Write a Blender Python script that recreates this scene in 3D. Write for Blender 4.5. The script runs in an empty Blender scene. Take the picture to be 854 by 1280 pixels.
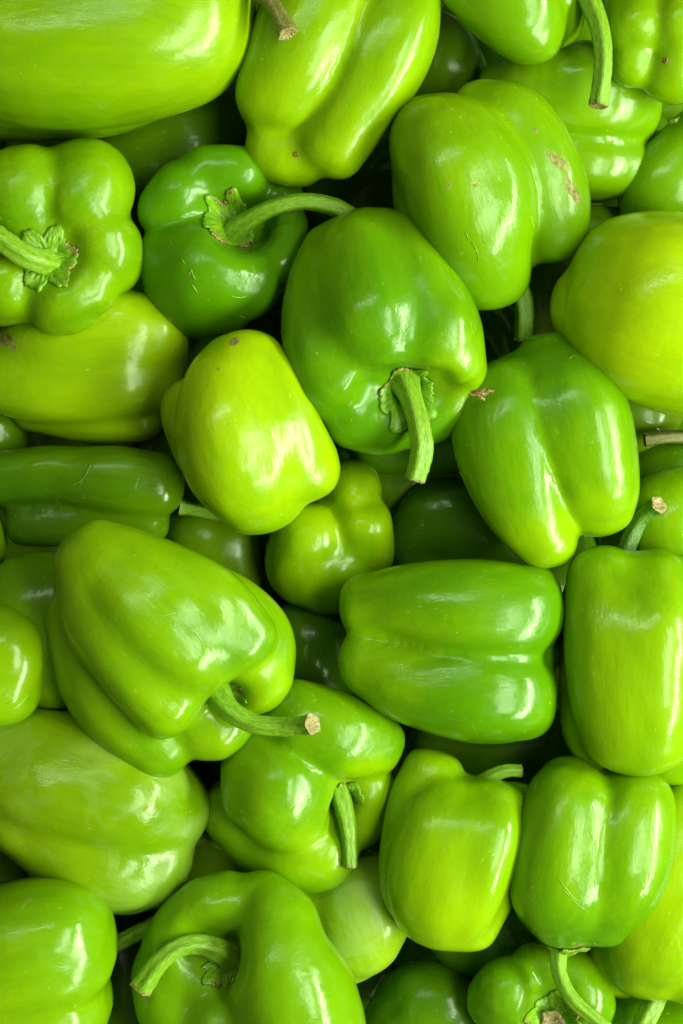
import bpy, math, random
import numpy as np
from mathutils import Vector, Matrix

random.seed(7)
rng = np.random.default_rng(7)
C = bpy.context.scene.collection
S = 0.00042          # metres per photograph pixel at the top of the heap
D = 2000.0           # camera height in the same units

# ------------------------------------------------------------------ camera, world, lamps, exposure
cam = bpy.data.cameras.new('camera')
camo = bpy.data.objects.new('camera', cam)
C.objects.link(camo)
camo.location = (0, 0, D * S)
cam.sensor_fit = 'VERTICAL'
cam.angle = 2 * math.atan(640.0 / D)
cam.clip_end = 20
cam.clip_start = 0.01
bpy.context.scene.camera = camo

w = bpy.data.worlds.new('World')
bpy.context.scene.world = w
w.use_nodes = True
bg = w.node_tree.nodes['Background']
bg.inputs[0].default_value = (0.90, 1.0, 0.50, 1)
bg.inputs[1].default_value = 0.10

def area(name, loc, target, sx, sy, power, col=(1, 1, 1)):
    l = bpy.data.lights.new(name, 'AREA')
    l.shape = 'RECTANGLE'
    l.size = sx; l.size_y = sy
    l.energy = power
    l.color = col
    o = bpy.data.objects.new(name, l)
    C.objects.link(o)
    o.location = loc
    o.rotation_euler = (Vector(target) - Vector(loc)).to_track_quat('-Z', 'Y').to_euler()
    return o

area('window_light', (0.66, -0.10, 1.10), (0, 0, 0), 1.00, 0.32, 11.5, (0.90, 1.0, 0.76))
area('side_window_light', (1.32, -0.30, 0.86), (0, 0, 0), 2.0, 0.30, 57.0, (0.89, 1.0, 0.72))
area('tube_light', (-0.30, 0.85, 1.5), (0, 0, 0), 1.1, 0.10, 4.5, (0.93, 1.0, 0.80))

vs = bpy.context.scene.view_settings
vs.view_transform = 'Standard'
vs.look = 'None'
vs.exposure = 0.0
vs.gamma = 1.0
vs.use_curve_mapping = False
bpy.context.scene.cycles.use_denoising = True
bpy.context.scene.cycles.max_bounces = 5

# ------------------------------------------------------------------ picture units -> metres
def W(x, y, z):
    """photograph pixel (x, y) at height z (px) -> point in px units of the world"""
    f = (D - z) / D
    return np.array([(x - 427.0) * f, (640.0 - y) * f, z], dtype=np.float64)

# ------------------------------------------------------------------ materials
def new_mat(name):
    m = bpy.data.materials.new(name)
    m.use_nodes = True
    nt = m.node_tree
    for n in list(nt.nodes):
        nt.nodes.remove(n)
    return m, nt

class G:
    """small node-graph helper"""
    def __init__(s, nt): s.nt = nt
    def n(s, t, **kw):
        nd = s.nt.nodes.new(t)
        for k, v in kw.items():
            if k.startswith('i_'):
                key = k[2:]
                key = int(key) if key.isdigit() else key.replace('_', ' ')
                if isinstance(v, tuple) and len(v) == 2 and hasattr(v[0], 'outputs'):
                    s.nt.links.new(v[0].outputs[v[1]], nd.inputs[key])
                elif hasattr(v, 'outputs'):
                    s.nt.links.new(v.outputs[0], nd.inputs[key])
                else:
                    nd.inputs[key].default_value = v
            else:
                setattr(nd, k, v)
        return nd
    def link(s, a, ao, b, bi): s.nt.links.new(a.outputs[ao], b.inputs[bi])
    def math(s, op, a, b=0.0, c=None, clamp=False):
        nd = s.n('ShaderNodeMath', operation=op, use_clamp=clamp)
        for i, v in enumerate((a, b, c)):
            if v is None: continue
            if isinstance(v, tuple): s.nt.links.new(v[0].outputs[v[1]], nd.inputs[i])
            elif hasattr(v, 'outputs'): s.nt.links.new(v.outputs[0], nd.inputs[i])
            else: nd.inputs[i].default_value = v
        return nd
    def ramp(s, fac, p0, p1):
        nd = s.n('ShaderNodeMapRange', interpolation_type='SMOOTHSTEP')
        if isinstance(fac, tuple): s.nt.links.new(fac[0].outputs[fac[1]], nd.inputs[0])
        else: s.nt.links.new(fac.outputs[0], nd.inputs[0])
        nd.inputs[1].default_value = p0; nd.inputs[2].default_value = p1
        return nd
    def mix(s, fac, a, b):
        nd = s.n('ShaderNodeMix', data_type='RGBA')
        for key, v in ((0, fac), (6, a), (7, b)):
            if isinstance(v, tuple) and hasattr(v[0], 'outputs'): s.nt.links.new(v[0].outputs[v[1]], nd.inputs[key])
            elif hasattr(v, 'outputs'): s.nt.links.new(v.outputs[2] if v.bl_idname == 'ShaderNodeMix' else v.outputs[0], nd.inputs[key])
            else: nd.inputs[key].default_value = v if not (isinstance(v, tuple) and len(v) == 3) else (*v, 1)
        return nd
    def noise(s, vec, scale, detail=3.0, rough=0.5, dist=0.0):
        nd = s.n('ShaderNodeTexNoise')
        s.nt.links.new(vec.outputs[0], nd.inputs['Vector'])
        nd.inputs['Scale'].default_value = scale
        nd.inputs['Detail'].default_value = detail
        nd.inputs['Roughness'].default_value = rough
        nd.inputs['Distortion'].default_value = dist
        return nd

def skin_material(name, ca, cb, rough=0.15, bloom=0.0, dirt=0.0):
    """ca / cb: the two pigments of the skin; the mesh attribute 'ripe' shifts it along the fruit and in spots, some of them painted light"""
    m, nt = new_mat(name)
    g = G(nt)
    tc = g.n('ShaderNodeTexCoord')
    oi = g.n('ShaderNodeObjectInfo')
    off = g.n('ShaderNodeVectorMath', operation='SCALE')
    comb = g.n('ShaderNodeCombineXYZ', i_0=(oi, 'Random'), i_1=(oi, 'Random'), i_2=(oi, 'Random'))
    nt.links.new(comb.outputs[0], off.inputs[0]); off.inputs['Scale'].default_value = 7.0
    pos = g.n('ShaderNodeVectorMath', operation='ADD')
    g.link(tc, 'Object', pos, 0); g.link(off, 0, pos, 1)
    # stretched along the fruit (local z)
    st = g.n('ShaderNodeVectorMath', operation='MULTIPLY'); g.link(pos, 0, st, 0); st.inputs[1].default_value = (1, 1, 0.22)
    st2 = g.n('ShaderNodeVectorMath', operation='MULTIPLY'); g.link(pos, 0, st2, 0); st2.inputs[1].default_value = (1, 1, 0.45)
    big = g.noise(st2, 26, 2.5, 0.5, 0.4)
    streak = g.noise(st, 300, 4.0, 0.6, 0.2)
    broad = g.noise(st, 60, 3.0, 0.55, 0.2)
    ripe = g.n('ShaderNodeAttribute', attribute_name='ripe')
    scar = g.n('ShaderNodeAttribute', attribute_name='scar')
    f = g.math('ADD', g.math('MULTIPLY', big, 0.8), g.math('MULTIPLY', streak, 0.30))
    f = g.math('ADD', f, g.math('MULTIPLY', broad, 0.5))
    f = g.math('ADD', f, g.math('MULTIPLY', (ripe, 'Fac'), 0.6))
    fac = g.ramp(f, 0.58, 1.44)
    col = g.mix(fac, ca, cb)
    # pale flecks in the skin
    fl = g.noise(st2, 520, 2.0, 0.5)
    flm = g.ramp(fl, 0.66, 0.74)
    mott = g.noise(st2, 90, 2.0, 0.5)
    flm = g.math('MULTIPLY', flm, g.math('MULTIPLY', g.ramp(mott, 0.5, 0.62), 0.5))
    pale = tuple(min(1, c * 1.25 + 0.05) for c in cb)
    col = g.mix(flm, col, pale)
    # short scratches
    vs_ = g.n('ShaderNodeTexVoronoi', feature='DISTANCE_TO_EDGE')
    scd = g.noise(pos, 70, 2.0, 0.5)
    pv = g.n('ShaderNodeVectorMath', operation='ADD'); g.link(pos, 0, pv, 0)
    sc_ = g.n('ShaderNodeVectorMath', operation='SCALE'); g.link(scd, 'Color', sc_, 0); sc_.inputs['Scale'].default_value = 0.012
    g.link(sc_, 0, pv, 1); g.link(pv, 0, vs_, 'Vector'); vs_.inputs['Scale'].default_value = 46
    line = g.ramp(vs_, 0.008, 0.0)
    where = g.noise(pos, 38, 1.0, 0.4)
    scr = g.math('MULTIPLY', line, g.ramp(where, 0.66, 0.72))
    scr = g.math('MULTIPLY', scr, 0.35)
    col = g.mix(scr, col, (0.42, 0.46, 0.14))
    # healed brown scars where the mesh carries them, plus one painted-in shadow
    sn = g.noise(pos, 420, 4.0, 0.7)
    sm = g.ramp(g.math('ADD', (scar, 'Fac'), g.math('MULTIPLY', g.math('SUBTRACT', sn, 0.5), 1.6)), 0.50, 0.62)
    sm = g.math('MULTIPLY', sm, g.ramp((scar, 'Fac'), 0.02, 0.2))
    scol = g.mix(g.ramp(sn, 0.35, 0.65), (0.09, 0.050, 0.008), (0.36, 0.30, 0.08))
    col = g.mix(g.math('MULTIPLY', sm, 0.85), col, scol)
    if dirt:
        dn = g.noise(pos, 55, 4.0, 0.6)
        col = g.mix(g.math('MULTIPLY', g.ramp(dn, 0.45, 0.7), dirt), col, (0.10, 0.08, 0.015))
    # waxy bloom: dull pale film that broadens the gloss
    bl = g.noise(pos, 34, 4.0, 0.6, 0.6)
    blm = g.ramp(bl, 0.46, 0.60)
    rg = g.noise(pos, 85, 4.0, 0.6, 0.5)
    r = g.math('ADD', g.math('MULTIPLY', g.ramp(rg, 0.35, 0.7), 0.11), rough)
    r = g.math('ADD', r, g.math('MULTIPLY', blm, 0.05 + bloom * 0.25))
    r = g.math('ADD', r, g.math('MULTIPLY', sm, 0.35), None, True)
    if bloom:
        col = g.mix(g.math('MULTIPLY', blm, bloom * 0.35), col, (0.42, 0.56, 0.20))
    # relief
    h1 = g.noise(st, 60, 3.0, 0.5, 0.3)
    h2 = g.noise(pos, 240, 3.0, 0.55)
    h3 = g.noise(pos, 900, 2.0, 0.5)
    hh = g.math('ADD', g.math('MULTIPLY', h1, 1.0), g.math('MULTIPLY', h2, 0.26))
    hh = g.math('ADD', hh, g.math('MULTIPLY', streak, 0.35))
    hh = g.math('ADD', hh, g.math('MULTIPLY', h3, 0.05))
    hh = g.math('SUBTRACT', hh, g.math('MULTIPLY', scr, 0.25))
    hh = g.math('ADD', hh, g.math('MULTIPLY', g.math('MULTIPLY', sm, sn), 0.5))
    bp = g.n('ShaderNodeBump'); bp.inputs['Strength'].default_value = 0.38; bp.inputs['Distance'].default_value = 0.0011
    g.link(hh, 0, bp, 'Height')
    p = g.n('ShaderNodeBsdfPrincipled')
    g.link(col, 2, p, 'Base Color')
    g.link(r, 0, p, 'Roughness')
    p.inputs['IOR'].default_value = 1.44
    p.inputs['Subsurface Weight'].default_value = 0.0
    p.inputs['Subsurface Radius'].default_value = (0.55, 1.0, 0.08)
    p.inputs['Subsurface Scale'].default_value = 0.006
    g.link(bp, 0, p, 'Normal')
    out = g.n('ShaderNodeOutputMaterial')
    g.link(p, 0, out, 0)
    return m

MAT = {
    'green':  skin_material('green_skin',  (0.080, 0.235, 0.0006), (0.218, 0.395, 0.0006)),
    'lime':   skin_material('lime_skin',   (0.140, 0.310, 0.0006), (0.290, 0.460, 0.0006)),
    'yellow': skin_material('yellow_skin', (0.290, 0.470, 0.0006), (0.450, 0.630, 0.001)),
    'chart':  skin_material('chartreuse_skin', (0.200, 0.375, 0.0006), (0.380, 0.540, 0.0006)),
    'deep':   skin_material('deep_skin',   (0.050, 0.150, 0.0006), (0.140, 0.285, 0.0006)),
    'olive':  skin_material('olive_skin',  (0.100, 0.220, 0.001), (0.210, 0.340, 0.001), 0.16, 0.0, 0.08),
    'pale':   skin_material('pale_skin',   (0.150, 0.340, 0.003), (0.310, 0.480, 0.010), 0.20, 0.7),
    'waxy':   skin_material('waxy_skin',   (0.125, 0.255, 0.001), (0.245, 0.380, 0.002), 0.14, 0.25),
}

def stem_material(name, a, b, tan=0.0):
    m, nt = new_mat(name); g = G(nt)
    uv = g.n('ShaderNodeUVMap', uv_map='uv')
    sx = g.n('ShaderNodeVectorMath', operation='MULTIPLY'); g.link(uv, 0, sx, 0); sx.inputs[1].default_value = (9, 1.3, 1)
    oi = g.n('ShaderNodeObjectInfo')
    ad = g.n('ShaderNodeVectorMath', operation='ADD'); g.link(sx, 0, ad, 0)
    cb = g.n('ShaderNodeCombineXYZ', i_2=(oi, 'Random')); sc = g.n('ShaderNodeVectorMath', operation='SCALE'); g.link(cb, 0, sc, 0); sc.inputs['Scale'].default_value = 30
    g.link(sc, 0, ad, 1)
    n1 = g.noise(ad, 3.0, 5, 0.6)
    tc = g.n('ShaderNodeTexCoord')
    n2 = g.noise(tc, 300, 3, 0.6); nt.links.new(tc.outputs['Object'], n2.inputs['Vector'])
    n3 = g.noise(tc, 900, 2, 0.6); nt.links.new(tc.outputs['Object'], n3.inputs['Vector'])
    col = g.mix(g.ramp(n1, 0.36, 0.66), a, b)
    fleck = g.math('MULTIPLY', g.ramp(n2, 0.60, 0.70), 0.35 + tan * 0.5)
    col = g.mix(fleck, col, (0.24, 0.24, 0.05))
    dry = g.n('ShaderNodeAttribute', attribute_name='dry')
    dm = g.ramp(g.math('ADD', (dry, 'Fac'), g.math('MULTIPLY', g.math('SUBTRACT', n2, 0.5), 0.9)), 0.42, 0.62)
    col = g.mix(dm, col, g.mix(g.ramp(n3, 0.4, 0.6), (0.085, 0.050, 0.010), (0.34, 0.25, 0.075)))
    hh = g.math('ADD', n1, g.math('MULTIPLY', n2, 0.5))
    hh = g.math('ADD', hh, g.math('MULTIPLY', n3, 0.15))
    bp = g.n('ShaderNodeBump'); bp.inputs['Strength'].default_value = 0.6; bp.inputs['Distance'].default_value = 0.0006
    g.link(hh, 0, bp, 'Height')
    p = g.n('ShaderNodeBsdfPrincipled')
    g.link(col, 2, p, 'Base Color')
    r = g.math('ADD', g.math('MULTIPLY', dm, 0.35), 0.38); g.link(r, 0, p, 'Roughness')
    p.inputs['Subsurface Weight'].default_value = 0.15
    p.inputs['Subsurface Radius'].default_value = (0.5, 1, 0.1)
    p.inputs['Subsurface Scale'].default_value = 0.003
    g.link(bp, 0, p, 'Normal')
    out = g.n('ShaderNodeOutputMaterial'); g.link(p, 0, out, 0)
    return m

STEM = stem_material('stem_green', (0.13, 0.31, 0.006), (0.26, 0.45, 0.025))
STEMD = stem_material('stem_dark_green', (0.05, 0.15, 0.010), (0.13, 0.27, 0.02))
STEMT = stem_material('stem_drying', (0.11, 0.13, 0.02), (0.28, 0.25, 0.07), 0.9)
CALYX = stem_material('calyx_green', (0.10, 0.29, 0.004), (0.24, 0.44, 0.012))
CUT = stem_material('cut_tissue', (0.20, 0.15, 0.05), (0.46, 0.38, 0.17), 1.0)
SCUFF = stem_material('healed_scratch', (0.18, 0.36, 0.01), (0.34, 0.46, 0.07))
SCARM = stem_material('dry_tissue', (0.10, 0.045, 0.008), (0.32, 0.17, 0.035), 1.0)

m, nt = new_mat('crate_plastic'); g = G(nt)
p = g.n('ShaderNodeBsdfPrincipled'); tc = g.n('ShaderNodeTexCoord'); nn = g.noise(tc, 30, 4, 0.6)
nt.links.new(tc.outputs['Object'], nn.inputs['Vector'])
cc = g.mix(nn, (0.010, 0.014, 0.008), (0.03, 0.035, 0.02)); g.link(cc, 2, p, 'Base Color'); p.inputs['Roughness'].default_value = 0.5
out = g.n('ShaderNodeOutputMaterial'); g.link(p, 0, out, 0)
FLOORM = m

# ------------------------------------------------------------------ geometry kernels
def catmull(P, per=4):
    P = np.asarray(P, float)
    if len(P) == 1: return P
    Q = np.vstack([2 * P[0] - P[1], P, 2 * P[-1] - P[-2]])
    out = []
    for i in range(len(P) - 1):
        p0, p1, p2, p3 = Q[i:i + 4]
        for t in np.arange(per) / per:
            out.append(0.5 * ((2 * p1) + (-p0 + p2) * t + (2 * p0 - 5 * p1 + 4 * p2 - p3) * t * t + (-p0 + 3 * p1 - 3 * p2 + p3) * t ** 3))
    out.append(P[-1])
    return np.array(out)

def chain_sdf(p, ch, box=0.0, Q=None):
    """distance to a tapered chain; p (n,3), ch (m,4); box > 0 flattens the flanks in the frame Q"""
    d = None
    if len(ch) == 1:
        ch = np.vstack([ch, ch + 1e-3])
    for a, b in zip(ch[:-1], ch[1:]):
        ab = b[:3] - a[:3]
        L2 = float(ab @ ab) + 1e-9
        pa = p - a[:3].astype(p.dtype)
        h = np.clip((pa @ ab.astype(p.dtype)) / L2, 0, 1)
        q = pa - h[:, None] * ab.astype(p.dtype)
        dd = np.sqrt(np.einsum('ij,ij->i', q, q))
        if box:
            w_ = np.abs(q @ Q)
            d3 = np.cbrt(np.einsum('ij,ij,ij->i', w_, w_, w_))
            dd = dd * (1 - box) + d3 * box
        dd = dd - (a[3] + (b[3] - a[3]) * h)
        d = dd if d is None else np.minimum(d, dd)
    return d

def smin(a, b, k):
    h = np.maximum(k - np.abs(a - b), 0) / k
    return np.minimum(a, b) - h * h * k * 0.25

class Body:
    def __init__(s, chains, k, cuts, axis, seed, amp, ks=None, box=0.5, s_n=0):
        s.ch = [c.astype(np.float32) for c in chains]; s.k = k; s.cuts = cuts; s.amp = amp
        s.ks = ks or [k] * len(chains)
        ax = axis / np.linalg.norm(axis)
        s.box = box * (1.0 if abs(ax[2]) < 0.7 else 0.45)
        sd = np.cross(ax, [0, 0, 1]) if abs(ax[2]) < 0.95 else np.array([1.0, 0, 0])
        sd /= np.linalg.norm(sd); up = np.cross(sd, ax); up /= np.linalg.norm(up)
        rr_ = np.random.default_rng(seed + 1)
        ro = rr_.normal() * 0.16
        s.Q = np.stack([ax, sd * math.cos(ro) + up * math.sin(ro), up * math.cos(ro) - sd * math.sin(ro)], 1).astype(np.float32)
        s.dents = []
        nodes = np.vstack(chains[:s_n] if s_n else chains)
        for _ in range(7):
            nd = nodes[rr_.integers(len(nodes))]; dr = rr_.normal(size=3); dr[2] = abs(dr[2]) + 0.3; dr /= np.linalg.norm(dr)
            s.dents.append(((nd[:3] + dr * nd[3]).astype(np.float32), rr_.uniform(11, 30), rr_.uniform(-1.2, 3.2)))
        r = np.random.default_rng(seed)
        a = axis / np.linalg.norm(axis)
        s.w = []
        for i in range(9):
            v = r.normal(size=3); v -= (v @ a) * a; v /= np.linalg.norm(v) + 1e-9
            wl = [110, 90, 75, 60, 48, 38, 30, 26, 22][i]
            al = r.normal() * 0.25
            s.w.append(((v + a * al) * 2 * math.pi / wl, r.uniform(0, 6.28), (wl / 60.0) ** 1.1))
    def __call__(s, p):
        d = chain_sdf(p, s.ch[0], s.box, s.Q)
        for c, k in zip(s.ch[1:], s.ks[1:]):
            d = smin(d, chain_sdf(p, c, s.box, s.Q), k)
        for c, k in s.cuts:
            d = -smin(-d, chain_sdf(p, c), k)
        if s.amp:
            n = 0
            for wv, ph, am in s.w:
                n = n + am * np.sin(p @ wv.astype(p.dtype) + ph)
            d = d + s.amp * 0.33 * n
            for c, sg, am in s.dents:
                q = p - c
                d = d + am * np.exp(-np.einsum('ij,ij->i', q, q) / (2 * sg * sg))
        return d.astype(np.float32)

def grad(f, p, e=0.6):
    g_ = np.empty_like(p)
    for i in range(3):
        o = np.zeros(3, p.dtype); o[i] = e
        g_[:, i] = (f(p + o) - f(p - o)) / (2 * e)
    return g_

def surface_nets(f, lo, hi, h, smooth=5):
    B = 4
    n = (np.ceil((hi - lo) / h / B).astype(int) + 1) * B
    # block test
    nb = n // B
    bc = [lo[i] + (np.arange(nb[i]) * B + (B - 1) / 2) * h for i in range(3)]
    X, Y, Z = np.meshgrid(*bc, indexing='ij')
    pc = np.stack([X, Y, Z], -1).reshape(-1, 3).astype(np.float32)
    dc = f(pc)
    near = np.abs(dc) < h * (B * 0.87 + 1.5) * 1.15 + 3
    vals = np.repeat(np.repeat(np.repeat(np.sign(dc).reshape(nb) * 1e3, B, 0), B, 1), B, 2).astype(np.float32)
    idx = np.argwhere(near.reshape(nb))
    off = np.stack(np.meshgrid(*[np.arange(B)] * 3, indexing='ij'), -1).reshape(-1, 3)
    gi = (idx[:, None, :] * B + off[None]).reshape(-1, 3)
    pv = (lo + gi * h).astype(np.float32)
    vals[gi[:, 0], gi[:, 1], gi[:, 2]] = f(pv)
    v = vals
    ins = v < 0
    cs = ins[:-1, :-1, :-1].astype(np.int8)
    cnt = np.zeros(cs.shape, np.int8)
    for a in (0, 1):
        for b in (0, 1):
            for c in (0, 1):
                cnt += ins[a:n[0] - 1 + a, b:n[1] - 1 + b, c:n[2] - 1 + c]
    cells = np.argwhere((cnt > 0) & (cnt < 8))
    cid = -np.ones(cs.shape, np.int64)
    cid[cells[:, 0], cells[:, 1], cells[:, 2]] = np.arange(len(cells))
    acc = np.zeros((len(cells), 3)); num = np.zeros(len(cells))
    corners = [(a, b, c) for a in (0, 1) for b in (0, 1) for c in (0, 1)]
    for i, A in enumerate(corners):
        for Bc in corners[i + 1:]:
            if sum(abs(x - y) for x, y in zip(A, Bc)) != 1: continue
            va = v[cells[:, 0] + A[0], cells[:, 1] + A[1], cells[:, 2] + A[2]]
            vb = v[cells[:, 0] + Bc[0], cells[:, 1] + Bc[1], cells[:, 2] + Bc[2]]
            m_ = (va < 0) != (vb < 0)
            t = np.where(m_, va / (va - vb + 1e-12), 0)
            P = np.array(A)[None] + t[:, None] * (np.array(Bc) - np.array(A))[None]
            acc[m_] += P[m_]; num[m_] += 1
    verts = (lo + (cells + acc / num[:, None]) * h)
    quads = []
    for ax in range(3):
        o1, o2 = [(1, 2), (2, 0), (0, 1)][ax]
        sl = [slice(1, -1)] * 3
        a = ins[1:-1, 1:-1, 1:-1]
        sh = [slice(1, -1)] * 3; sh[ax] = slice(2, None)
        b = ins[tuple(sh)]
        e = np.argwhere(a != b) + 1
        ea = ins[e[:, 0], e[:, 1], e[:, 2]]
        u1 = np.zeros(3, int); u1[o1] = 1
        u2 = np.zeros(3, int); u2[o2] = 1
        def cc_(q): return cid[q[:, 0], q[:, 1], q[:, 2]]
        q = np.stack([cc_(e - u1 - u2), cc_(e - u2), cc_(e), cc_(e - u1)], 1)
        q[~ea] = q[~ea][:, ::-1]
        quads.append(q)
    quads = np.vstack(quads)
    quads = quads[(quads >= 0).all(1)]
    p = verts.astype(np.float32)
    for _ in range(1):
        g_ = grad(f, p)
        gl = np.einsum('ij,ij->i', g_, g_) + 1e-6
        stp = (f(p) / gl)[:, None] * g_
        p = p - np.clip(stp, -h, h)
    # relax: rounds off the joints between chain pieces
    e = np.vstack([quads[:, [0, 1]], quads[:, [1, 2]], quads[:, [2, 3]], quads[:, [3, 0]]])
    nv = len(p); deg = np.bincount(e.ravel(), minlength=nv) + 1e-9
    def lap(q):
        o = np.empty_like(q)
        for i in range(3):
            o[:, i] = (np.bincount(e[:, 0], q[e[:, 1], i], nv) + np.bincount(e[:, 1], q[e[:, 0], i], nv)) / deg
        return o - q
    for _ in range(smooth):
        p = p + 0.6 * lap(p)
        p = p - 0.58 * lap(p) if _ % 2 else p
    return p, quads

def mesh_obj(name, verts, faces, mat, parent, Mw=None, normals=None, uv=None, attrs=None):
    """verts in px world units; stored in the parent's local frame"""
    me = bpy.data.meshes.new(name)
    v = np.asarray(verts, float) * S
    if Mw is not None:
        R, t = Mw
        v = (v - t) @ R
    faces = np.asarray(faces)
    nf, k = faces.shape
    me.vertices.add(len(v)); me.vertices.foreach_set('co', v.astype(np.float32).ravel())
    me.loops.add(nf * k); me.loops.foreach_set('vertex_index', faces.astype(np.int32).ravel())
    me.polygons.add(nf)
    me.polygons.foreach_set('loop_start', (np.arange(nf) * k).astype(np.int32))
    me.polygons.foreach_set('loop_total', np.full(nf, k, np.int32))
    me.polygons.foreach_set('use_smooth', np.ones(nf, bool))
    me.update(calc_edges=True)
    me.validate()
    if uv is not None:
        l = me.uv_layers.new(name='uv')
        l.data.foreach_set('uv', np.asarray(uv, np.float32)[faces.ravel()].ravel())
    for an, av in (attrs or {}).items():
        a = me.attributes.new(an, 'FLOAT', 'POINT'); a.data.foreach_set('value', np.asarray(av, np.float32))
    if normals is not None and len(me.vertices) == len(normals):
        nn_ = normals
        if Mw is not None: nn_ = nn_ @ Mw[0]
        nn_ = nn_ / (np.linalg.norm(nn_, axis=1, keepdims=True) + 1e-9)
        me.normals_split_custom_set_from_vertices(nn_.astype(np.float32).tolist())
    me.materials.append(mat)
    o = bpy.data.objects.new(name, me)
    C.objects.link(o)
    if parent: o.parent = parent
    return o

def stem_mesh(nodes, base_z, seed=0, flutes=5):
    r = np.random.default_rng(seed)
    P = []
    for x, y, dz, rad in nodes:
        z = base_z + dz; f = (D - z) / D
        P.append([*W(x, y, z), rad * f])
    P = catmull(np.array(P), 9)
    c = P[:, :3]; rad = P[:, 3] * (1 + 0.30 * np.exp(-np.arange(len(P)) / (0.10 * len(P))) + 0.10 * np.exp(-(len(P) - 1 - np.arange(len(P))) / 3.0))
    T = np.gradient(c, axis=0); T /= np.linalg.norm(T, axis=1, keepdims=True)
    up = np.array([0.3, 0.2, 1.0]); n_ = np.cross(T[0], up); n_ /= np.linalg.norm(n_)
    M = 30
    V = []; UV = []; dry = []
    ph = r.uniform(0, 6.28); tw = r.uniform(-0.6, 0.6)
    Lc = np.r_[0, np.cumsum(np.linalg.norm(np.diff(c, axis=0), axis=1))]
    for i in range(len(c)):
        n_ = n_ - (n_ @ T[i]) * T[i]; n_ /= np.linalg.norm(n_)
        b_ = np.cross(T[i], n_)
        t = i / (len(c) - 1)
        th = np.arange(M) / M * 2 * math.pi
        rr = rad[i] * (1 + 0.085 * np.cos(flutes * th + ph + tw * t * 3) + 0.03 * np.cos(3 * th + ph * 2 + t * 4)
                       + 0.02 * r.normal(size=M) * (0.4 + t))
        V.append(c[i] + rr[:, None] * (np.cos(th)[:, None] * n_ + np.sin(th)[:, None] * b_))
        UV.append(np.stack([np.minimum(th, 2 * math.pi - th) / math.pi, np.full(M, Lc[i] / 30)], 1))
        dry.append(np.full(M, max(0, (t - 0.90) / 0.10) * 0.6))
    k = len(c)
    V = np.vstack(V); UV = np.vstack(UV); dry = np.hstack(dry)
    F = [[i * M + j, i * M + (j + 1) % M, (i + 1) * M + (j + 1) % M, (i + 1) * M + j] for i in range(k - 1) for j in range(M)]
    # ragged cut end: shallow dished disc
    ring = V[-M:]; cen = c[-1]
    CV = [ring + T[-1] * 0.15]; rings = 4
    for q in range(1, rings):
        s_ = 1 - q / rings
        CV.append(cen + (ring - cen) * (s_ * (1 + 0.08 * r.normal(size=(M, 1)))) + T[-1] * ((0.9 if q == 1 else -0.6 * q) + 0.5 * r.normal(size=(M, 1))))
    CV = np.vstack(CV); CV = np.vstack([CV, np.repeat((cen - T[-1] * 1.5)[None], M, 0)])
    CF = [[i * M + j, i * M + (j + 1) % M, (i + 1) * M + (j + 1) % M, (i + 1) * M + j] for i in range(rings - 1) for j in range(M)]
    CF += [[(rings - 1) * M + j, (rings - 1) * M + (j + 1) % M, rings * M + j, rings * M + j] for j in range(0)]
    tri = [[(rings - 1) * M + j, (rings - 1) * M + (j + 1) % M, rings * M] for j in range(M)]
    CFt = [[a, b, c_] for a, b, c_, d_ in CF] + [[a, c_, d_] for a, b, c_, d_ in CF] + tri
    CVuv = np.zeros((len(CV), 2)); CVuv[:, 0] = np.tile(np.arange(M), rings + 1) / M; CVuv[:, 1] = np.repeat(np.arange(rings + 1), M) * 0.4
    return V, np.array(F), UV, dry, CV, np.array(CFt), CVuv

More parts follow.
